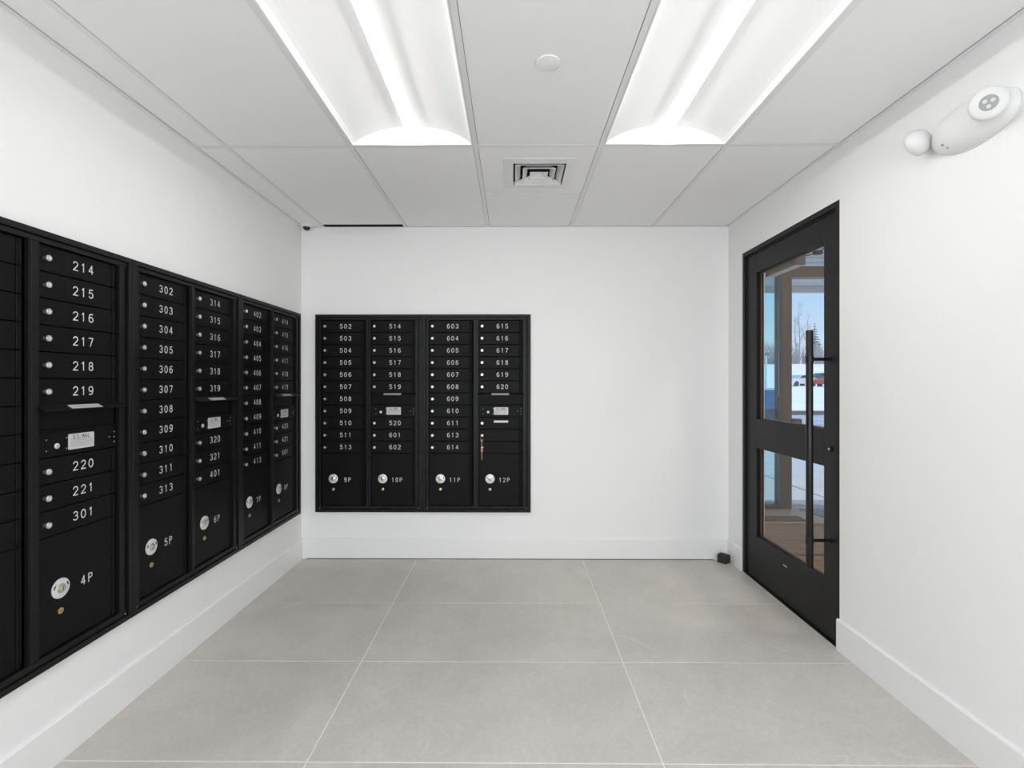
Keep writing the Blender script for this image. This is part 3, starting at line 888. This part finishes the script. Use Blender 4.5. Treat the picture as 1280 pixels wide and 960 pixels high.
# pull bar
py = 2.499-DY0; px = -0.089
ph = MB().lathe([(0.0155, 0.363), (0.0165, 0.365), (0.0165, 1.563), (0.0155, 1.565)], c=(px, py, 0), n=20).build('pull_bar', M['pull'], door)
for z in (0.503, 1.419):
    s_ = MB().tube([(px, py, z), (LX0-0.004, py, z)], 0.0085, 12).lathe([(0.0185, z-0.017), (0.0185, z+0.017)], c=(px, py, 0), n=20)
    s_.lathe([(0.016, 0.0), (0.016, 0.004)], c=(LX0, py, z), axis='x', n=16)
    s_.build('standoff', M['pull'], ph)
MB().lathe([(0.0155, 0.0), (0.0155, 0.005), (0.010, 0.009)], c=(LX0, 2.490-DY0, 0.966), axis='x', n=20).build('lock_cylinder', M['nickel'] if False else M['doorblk'], door)
MB().lathe([(0.006, 0.009), (0.005, 0.0105)], c=(LX0, 2.490-DY0, 0.966), axis='x', n=12).build('keyway', M['nickel'], door)
# overhead closer on the vestibule side
c = MB().bbox(LX1+0.002, 0.119, 2.882-DY0, 3.225-DY0, 1.990, 2.085, 0.002).build('overhead_closer', M['bronze'], door)
MB().box(LX1+0.006, 0.115, 2.89-DY0, 3.21-DY0, 1.9885, 1.990).build('closer_underside', M['siding'], c)

# ================================================================= VESTIBULE
VX1, VY1, VH = 4.2, 4.10, 2.75
VX0 = XR + WT
vf = struct(MB().box(VX0, VX1, 1.20, VY1, -0.10, -0.006).build('vestibule_floor', M['stepwood']))
y = 3.71; k = 0
while y > 1.25:
    y2 = y - 0.165
    off = (k * 0.47) % 1.1
    xx = VX0
    nx = VX0 + 0.5 + off
    while xx < VX1 - 0.01:
        MB().bbox(xx+0.0012, min(nx, VX1)-0.0012, y2+0.0012, y-0.0012, -0.006, 0.0, 0.0008).build('floor_board', M['wood'], vf)
        xx = nx; nx += 1.25
    y = y2; k += 1
SY = 3.712
st = struct(MB().box(VX0, VX1, SY+0.012, VY1+0.12, 0, 0.238).build('vestibule_step', M['stepwood']))
MB().bbox(VX0, VX1, SY, SY+0.012, 0.010, 0.112, 0.001).build('riser_board', M['stepwood'], st)
MB().bbox(VX0, VX1, SY, SY+0.012, 0.114, 0.237, 0.001).build('riser_board', M['stepwood'], st)
MB().bbox(VX0, VX1, SY-0.010, VY1+0.12, 0.238, 0.250, 0.002).build('tread', M['stepwood'], st)
o = MB().bbox(1.90, 2.235, 3.735, 3.87, 0.2502, 0.258, 0.002).build('door_mat', M['coir'])
tag(o, 'small rust brown coir mat on the step behind the glass door', 'mat')
o = MB().add([(2.372, 4.09, 0.2502), (2.425, 3.80, 0.2502), (4.0, 3.80, 0.2502), (4.0, 4.09, 0.2502), (2.372, 4.09, 0.258), (2.425, 3.80, 0.258), (4.0, 3.80, 0.258), (4.0, 4.09, 0.258)],
             [(0,3,2,1),(4,5,6,7),(0,1,5,4),(1,2,6,5),(2,3,7,6),(3,0,4,7)]).build('entrance_mat', M['matblue'])
tag(o, 'blue-grey ribbed entrance mat at the outer doorway seen through the glass', 'mat')
# vestibule walls, ceiling
struct(MB().box(VX1, VX1+0.15, 1.05, VY1+0.1, -0.1, 3.0).build('vestibule_wall', M['vwall']))
struct(MB().box(VX0, VX1, 1.05, 1.20, -0.1, 3.0).build('vestibule_wall', M['vwall']))
struct(MB().box(VX0-WT, VX0, D+0.13, VY1+0.10, -0.1, 3.0).build('vestibule_wall', M['vwall']))
vc = struct(MB().box(VX0, VX1, 1.20, VY1+0.1, VH+0.02, VH+0.12).build('vestibule_ceiling', M['siding']))
y = VY1 - 0.01
while y > 1.3:
    MB().bbox(VX0, VX1, y-0.145, y, VH, VH+0.02, 0.004).build('ceiling_board', M['siding'], vc)
    y -= 0.150
# unseen round downlights, added to brighten the vestibule
M['warm_fill'] = mat('warm_fill_lamp', (0.9, 0.9, 0.9), 0.5, emit=((1.0, 0.90, 0.78), 130.0))
for lx, side in ((2.35, 'nearer the glass door'), (3.3, 'farther from the glass door')):
    t = tag(empty('added_downlight', (lx, 2.45, VH)), 'round fill lamp added out of view in the vestibule ceiling, %s' % side, 'ceiling light')
    MB().lathe([(0.105, 0.0), (0.105, -0.006), (0.090, -0.006), (0.090, 0.0)], n=28, cap=False).build('trim_ring', M['plastic'], t)
    MB().lathe([(0.089, -0.001), (0.089, -0.004)], n=28).build('diffuser', M['warm_fill'], t)
# storefront
sf = struct(empty('window_1', (0, VY1, 0.25)))
ZT = 2.70 - 0.25
def post(name, x0, x1, z0, z1, m_, y0=0.0, y1=0.10, bev=0.002):
    return MB().bbox(x0, x1, y0, y1, z0, z1, bev).build(name, m_, sf)
post('jamb_post', 1.99, 2.072, 0, ZT, M['bronze'])
post('wall_infill', VX0, 1.988, 0, ZT, M['vwall'], 0.0, 0.12)
post('gasket_post', 2.216, 2.238, 0.0, ZT, M['greyframe'], -0.004, 0.08)
post('door_post', 2.240, 2.320, 0, ZT, M['bronze'])
post('bottom_rail', 2.073, 2.215, 0, 0.036, M['bronze'])
post('head_rail', 2.321, 3.30, 1.931, 2.018, M['bronze'])
post('top_rail', 2.073, 2.215, ZT-0.16, ZT, M['bronze'])
post('top_rail', 2.321, 3.30, ZT-0.12, ZT, M['bronze'])
post('door_post', 3.301, 3.40, 0, ZT, M['bronze'])
post('wall_infill', 3.401, VX1, 0, ZT, M['vwall'], 0.0, 0.12)
MB().box(2.074, 2.215, 0.006, 0.012, 0.036, ZT-0.16).build('window_pane', M['tglass'], sf)
MB().box(2.322, 3.30, 0.045, 0.051, 2.018, ZT-0.12).build('window_pane', M['glass'], sf)
lv = MB()
for k in range(7):
    lv.box(2.076, 2.213, 0.014, 0.029, 0.718+k*0.0165, 0.718+k*0.0165+0.012)
lv.build('slat_panel', M['slat'], sf)
MB().bbox(2.321, 2.388, -0.03, 0.02, 0.694, 0.752, 0.006).build('latch_bar', M['bronze'], sf)
MB().bbox(2.196, 2.215, -0.02, 0.004, 0.80, 0.94, 0.003).build('lock_box', M['greyframe'], sf)
struct(MB().box(VX0-WT, VX1+0.15, VY1, VY1+0.13, 2.70, 3.05).build('wall_lintel', M['brick']))
# cable with a small track lamp under the vestibule ceiling
t = tag(empty('track_lamp', (2.07, 3.36, 2.165)), 'small dark lamp on a sagging cable seen through the top of the glass door', 'lamp')
MB().tube([(-0.13, 0, 0.001), (-0.07, 0, -0.001), (0, 0, 0.018)], 0.004, 6).tube([(0.015, 0, 0.02), (0.05, 0, 0.055), (0.08, 0, 0.095), (0.11, 0, 0.14), (0.16, 0, 0.586)], 0.004, 6).build('cable', M['tyre'], t)
MB().bbox(-0.02, 0.03, -0.02, 0.02, 0.008, 0.034, 0.003).build('lamp_body', M['tyre'], t)
# roof and the canopy outside
struct(MB().box(XL-0.4, VX1+0.3, YB-0.3, VY1+0.12, 3.05, 3.2).build('roof', M['roof']))
cn = struct(MB().box(0.5, 4.3, VY1+0.13, 6.3, 2.55, 2.70).build('canopy_soffit', M['siding']))
y = VY1 + 0.14
while y < 6.1:
    MB().bbox(0.5, 4.3, y, y+0.18, 2.522, 2.55, 0.010).build('soffit_board', M['siding'], cn)
    y += 0.20
MB().bbox(0.5, 4.3, 6.25, 6.30, 2.44, 2.55, 0.004).build('fascia_board', M['siding'], cn)

# ================================================================= OUTSIDE
def grid_ground(name, x0, x1, prof, m_, nx=12):
    """ground strip: prof list of (y, z)"""
    b = MB(); vs = []; n = nx+1
    for (y, z) in prof:
        for i in range(n):
            x = x0 + (x1-x0)*i/nx
            vs.append((x, y, z + 0.04*math.sin(x*0.37+y*0.21)*min(1, max(0, (y-14)/30))))
    fs = []
    for k in range(len(prof)-1):
        for i in range(nx):
            fs.append((k*n+i, k*n+i+1, (k+1)*n+i+1, (k+1)*n+i))
    b.add(vs, fs, 0, True); b.keep = True
    return struct(b.build(name, m_))
pv = struct(MB().box(-8, 16, VY1+0.13, 11.8, 0.02, 0.190).build('pavement', M['pave']))
o = struct(MB().box(1.5, 6, VY1+0.13, 4.62, 0.190, 0.204).build('entrance_paving', M['matblue']))
x_ = 0.5
for i in range(6):
    for j in range(5):
        MB().bbox(0.4+i*1.3, 0.4+(i+1)*1.3-0.02, 4.47+j*1.45, 4.47+(j+1)*1.45-0.02, 0.185, 0.200, 0.004).build('paving_slab', M['pave'], pv)
struct(MB().box(-8, 30, 11.8, 12.4, 0.0, 0.19).build('lawn_strip', M['grass']))
grid_ground('slushy_road', -30, 60, [(12.4, 0.16), (17.6, 0.15)], M['road'], 4)
struct(MB().box(-30, 60, 17.6, 17.9, 0.0, 0.29).build('curb', M['curb']))
grid_ground('snow_field', -60, 130, [(17.9, 0.26), (24, 0.35), (32, 0.45), (45, 0.6), (60, 0.8), (72, 1.4), (84, 3.2), (92, 4.8), (100, 5.1), (160, 6)], M['snow'], 60)

def bare_tree(x, y, z, h, label, seed, spread=0.15, n=22):
    rnd = random.Random(seed)
    t = tag(empty('bare_tree', (x, y, z)), label, 'tree', 'bare winter trees beyond the snow bank')
    MB().tube([(0, 0, -0.3), (0.05*h*0.1, 0, h*0.4), (-0.02*h*0.5, 0, h*0.75), (0, 0, h)], [h*0.009, h*0.007, h*0.004, h*0.0015], 6).build('trunk', M['bark'], t)
    b = MB()
    for k in range(n):
        z0 = h*rnd.uniform(0.25, 0.95); a = rnd.uniform(0, 2*PI)
        L = (h-z0)*spread*rnd.uniform(0.8, 1.4) + h*0.04
        p0 = Vector((0, 0, z0)); p1 = p0 + Vector((math.cos(a)*L*0.6, math.sin(a)*L*0.6, L*0.7)); p2 = p1 + Vector((math.cos(a)*L*0.25, math.sin(a)*L*0.25, L*0.8))
        b.tube([p0, p1, p2], [h*0.003, h*0.002, h*0.0008], 4)
        for q in range(3):
            f_ = rnd.uniform(0.3, 0.9); s0 = p0.lerp(p1, f_); a2 = a + rnd.uniform(-1.2, 1.2)
            b.tube([s0, s0 + Vector((math.cos(a2)*L*0.35, math.sin(a2)*L*0.35, L*0.45))], [h*0.002, h*0.0008], 3)
    o = b.build('branches', M['twig'], t); o['kind'] = 'stuff'
def conifer(x, y, z, h, label, seed):
    rnd = random.Random(seed)
    t = tag(empty('conifer_tree', (x, y, z)), label, 'tree')
    MB().tube([(0, 0, -0.3), (0, 0, h*0.98)], [h*0.018, h*0.003], 6).build('trunk', M['bark'], t)
    b = MB(); L = 15
    for k in range(L):
        z0 = h*(0.12 + 0.85*k/L); r = h*0.20*(1 - k/L)**0.85 + h*0.01
        for i in range(9):
            a = 2*PI*i/9 + k*0.7 + rnd.uniform(-.2, .2); rr = r*rnd.uniform(0.75, 1.1)
            c_, s_ = math.cos(a), math.sin(a); wd = rr*0.20
            b.add([(0, 0, z0+r*0.25), (c_*rr*0.6 - s_*wd, s_*rr*0.6 + c_*wd, z0), (c_*rr, s_*rr, z0-r*0.22), (c_*rr*0.6 + s_*wd, s_*rr*0.6 - c_*wd, z0), (c_*rr*0.5, s_*rr*0.5, z0-r*0.18)],
                  [(0,1,2,3), (0,1,4), (0,4,3), (1,2,4), (2,3,4)])
    o = b.build('needle_boughs', M['conifer'], t); o['kind'] = 'stuff'
# direction helper: tangent of the view angle seen in the photo -> x at depth y
def dx(px, y): return ((px-636.2)/614.8 - 0.0101)*y*0.9956
bare_tree(dx(996, 99), 99, 5.0, 9.8, 'tall bare tree, left one of the two thin ones above the snow bank', 1)
bare_tree(dx(1001, 107), 107, 5.1, 14.0, 'tallest bare tree with thin upright trunk just left of the pull bar', 2)
bare_tree(dx(1012, 115), 115, 5.2, 12.5, 'bare tree behind the top of the black pull bar', 3)
bare_tree(dx(957, 90), 90, 4.4, 4.5, 'low bare tree at the left edge of the vestibule window', 8, 0.5)
conifer(dx(1020, 99), 99, 5.0, 8.8, 'green conifer right of the black pull bar', 4)
conifer(dx(1026, 106), 106, 5.1, 5.4, 'short conifer at the right edge of the door glass', 5)
b = MB(); rnd = random.Random(11)
for k in range(260):
    x = rnd.uniform(dx(955, 93), dx(1040, 93)); y = rnd.uniform(91.5, 96); h = rnd.uniform(1.4, 4.6)
    b.tube([(x, y, 4.4), (x+rnd.uniform(-.5, .5), y, 4.8+h*0.6), (x+rnd.uniform(-1, 1), y, 4.8+h)], [0.10, 0.07, 0.02], 3)
o = tag(b.build('brush_thicket', M['twig']), 'brown leafless brush line along the top of the snow bank', 'bushes', None, 'stuff')
def car(x, y, z, rz, paint, label):
    t = tag(empty('parked_car', (x, y, z), rz), label, 'car', 'cars parked across the snow')
    pr = [(-2.15, 0.35), (-2.2, 0.75), (-1.95, 0.95), (-1.0, 1.02), (-0.45, 1.42), (0.85, 1.45), (1.55, 1.05), (2.1, 0.95), (2.2, 0.6), (2.15, 0.30)]
    MB().prism(pr, -0.86, 0.86, 'y').build('body', paint, t)
    MB().prism([(-0.85, 1.03), (-0.42, 1.36), (0.80, 1.38), (1.35, 1.05)], -0.87, 0.87, 'y').build('windows', M['carglass'], t)
    for wx in (-1.35, 1.35):
        for sy in (-0.88, 0.70):
            MB().lathe([(0.33, -0.18), (0.33, 0.0)], c=(wx, sy, 0.33), axis='y', n=18).build('wheel', M['tyre'], t)
car(dx(1045, 60), 60, 0.80, 0.15, M['carred'], 'red car parked on the snow at the right edge of the door glass')
car(dx(1001, 62), 62, 0.85, 0.3, M['carwhite'], 'white car parked on the snow left of the pull bar')
car(dx(1029, 70), 70, 1.25, 0.0, M['cargreen'], 'dark green car roof behind the red car')
# blue recycling bin outside the left window
t = tag(empty('recycling_bin', (dx(951, 12.9), 12.9, 0.19)), 'blue wheeled bin standing outside behind the narrow window', 'bin')
MB().prism([(-0.24, 0.05), (0.24, 0.05), (0.29, 0.92), (-0.29, 0.92)], -0.28, 0.28, 'y').build('tub', M['bluebin'], t)
MB().bbox(-0.31, 0.31, -0.31, 0.33, 0.92, 0.98, 0.01).build('lid', M['carwhite'], t)
for sx_ in (-1, 1):
    MB().lathe([(0.10, -0.05), (0.10, 0.0)], c=(sx_*0.2, 0.26, 0.10), axis='y', n=14).build('wheel', M['tyre'], t)
# light pole
t = tag(empty('light_pole', (dx(959.5, 30), 30, 0.4)), 'thin pale lamp pole standing in the snow behind the narrow window', 'pole')
MB().lathe([(0.07, 0.0), (0.05, 2.6), (0.0, 2.62)][:2], n=10).build('pole', M['carwhite'], t)
MB().bbox(-0.16, 0.16, -0.12, 0.12, 2.55, 2.72, 0.01).build('lamp_head', M['slat'], t)
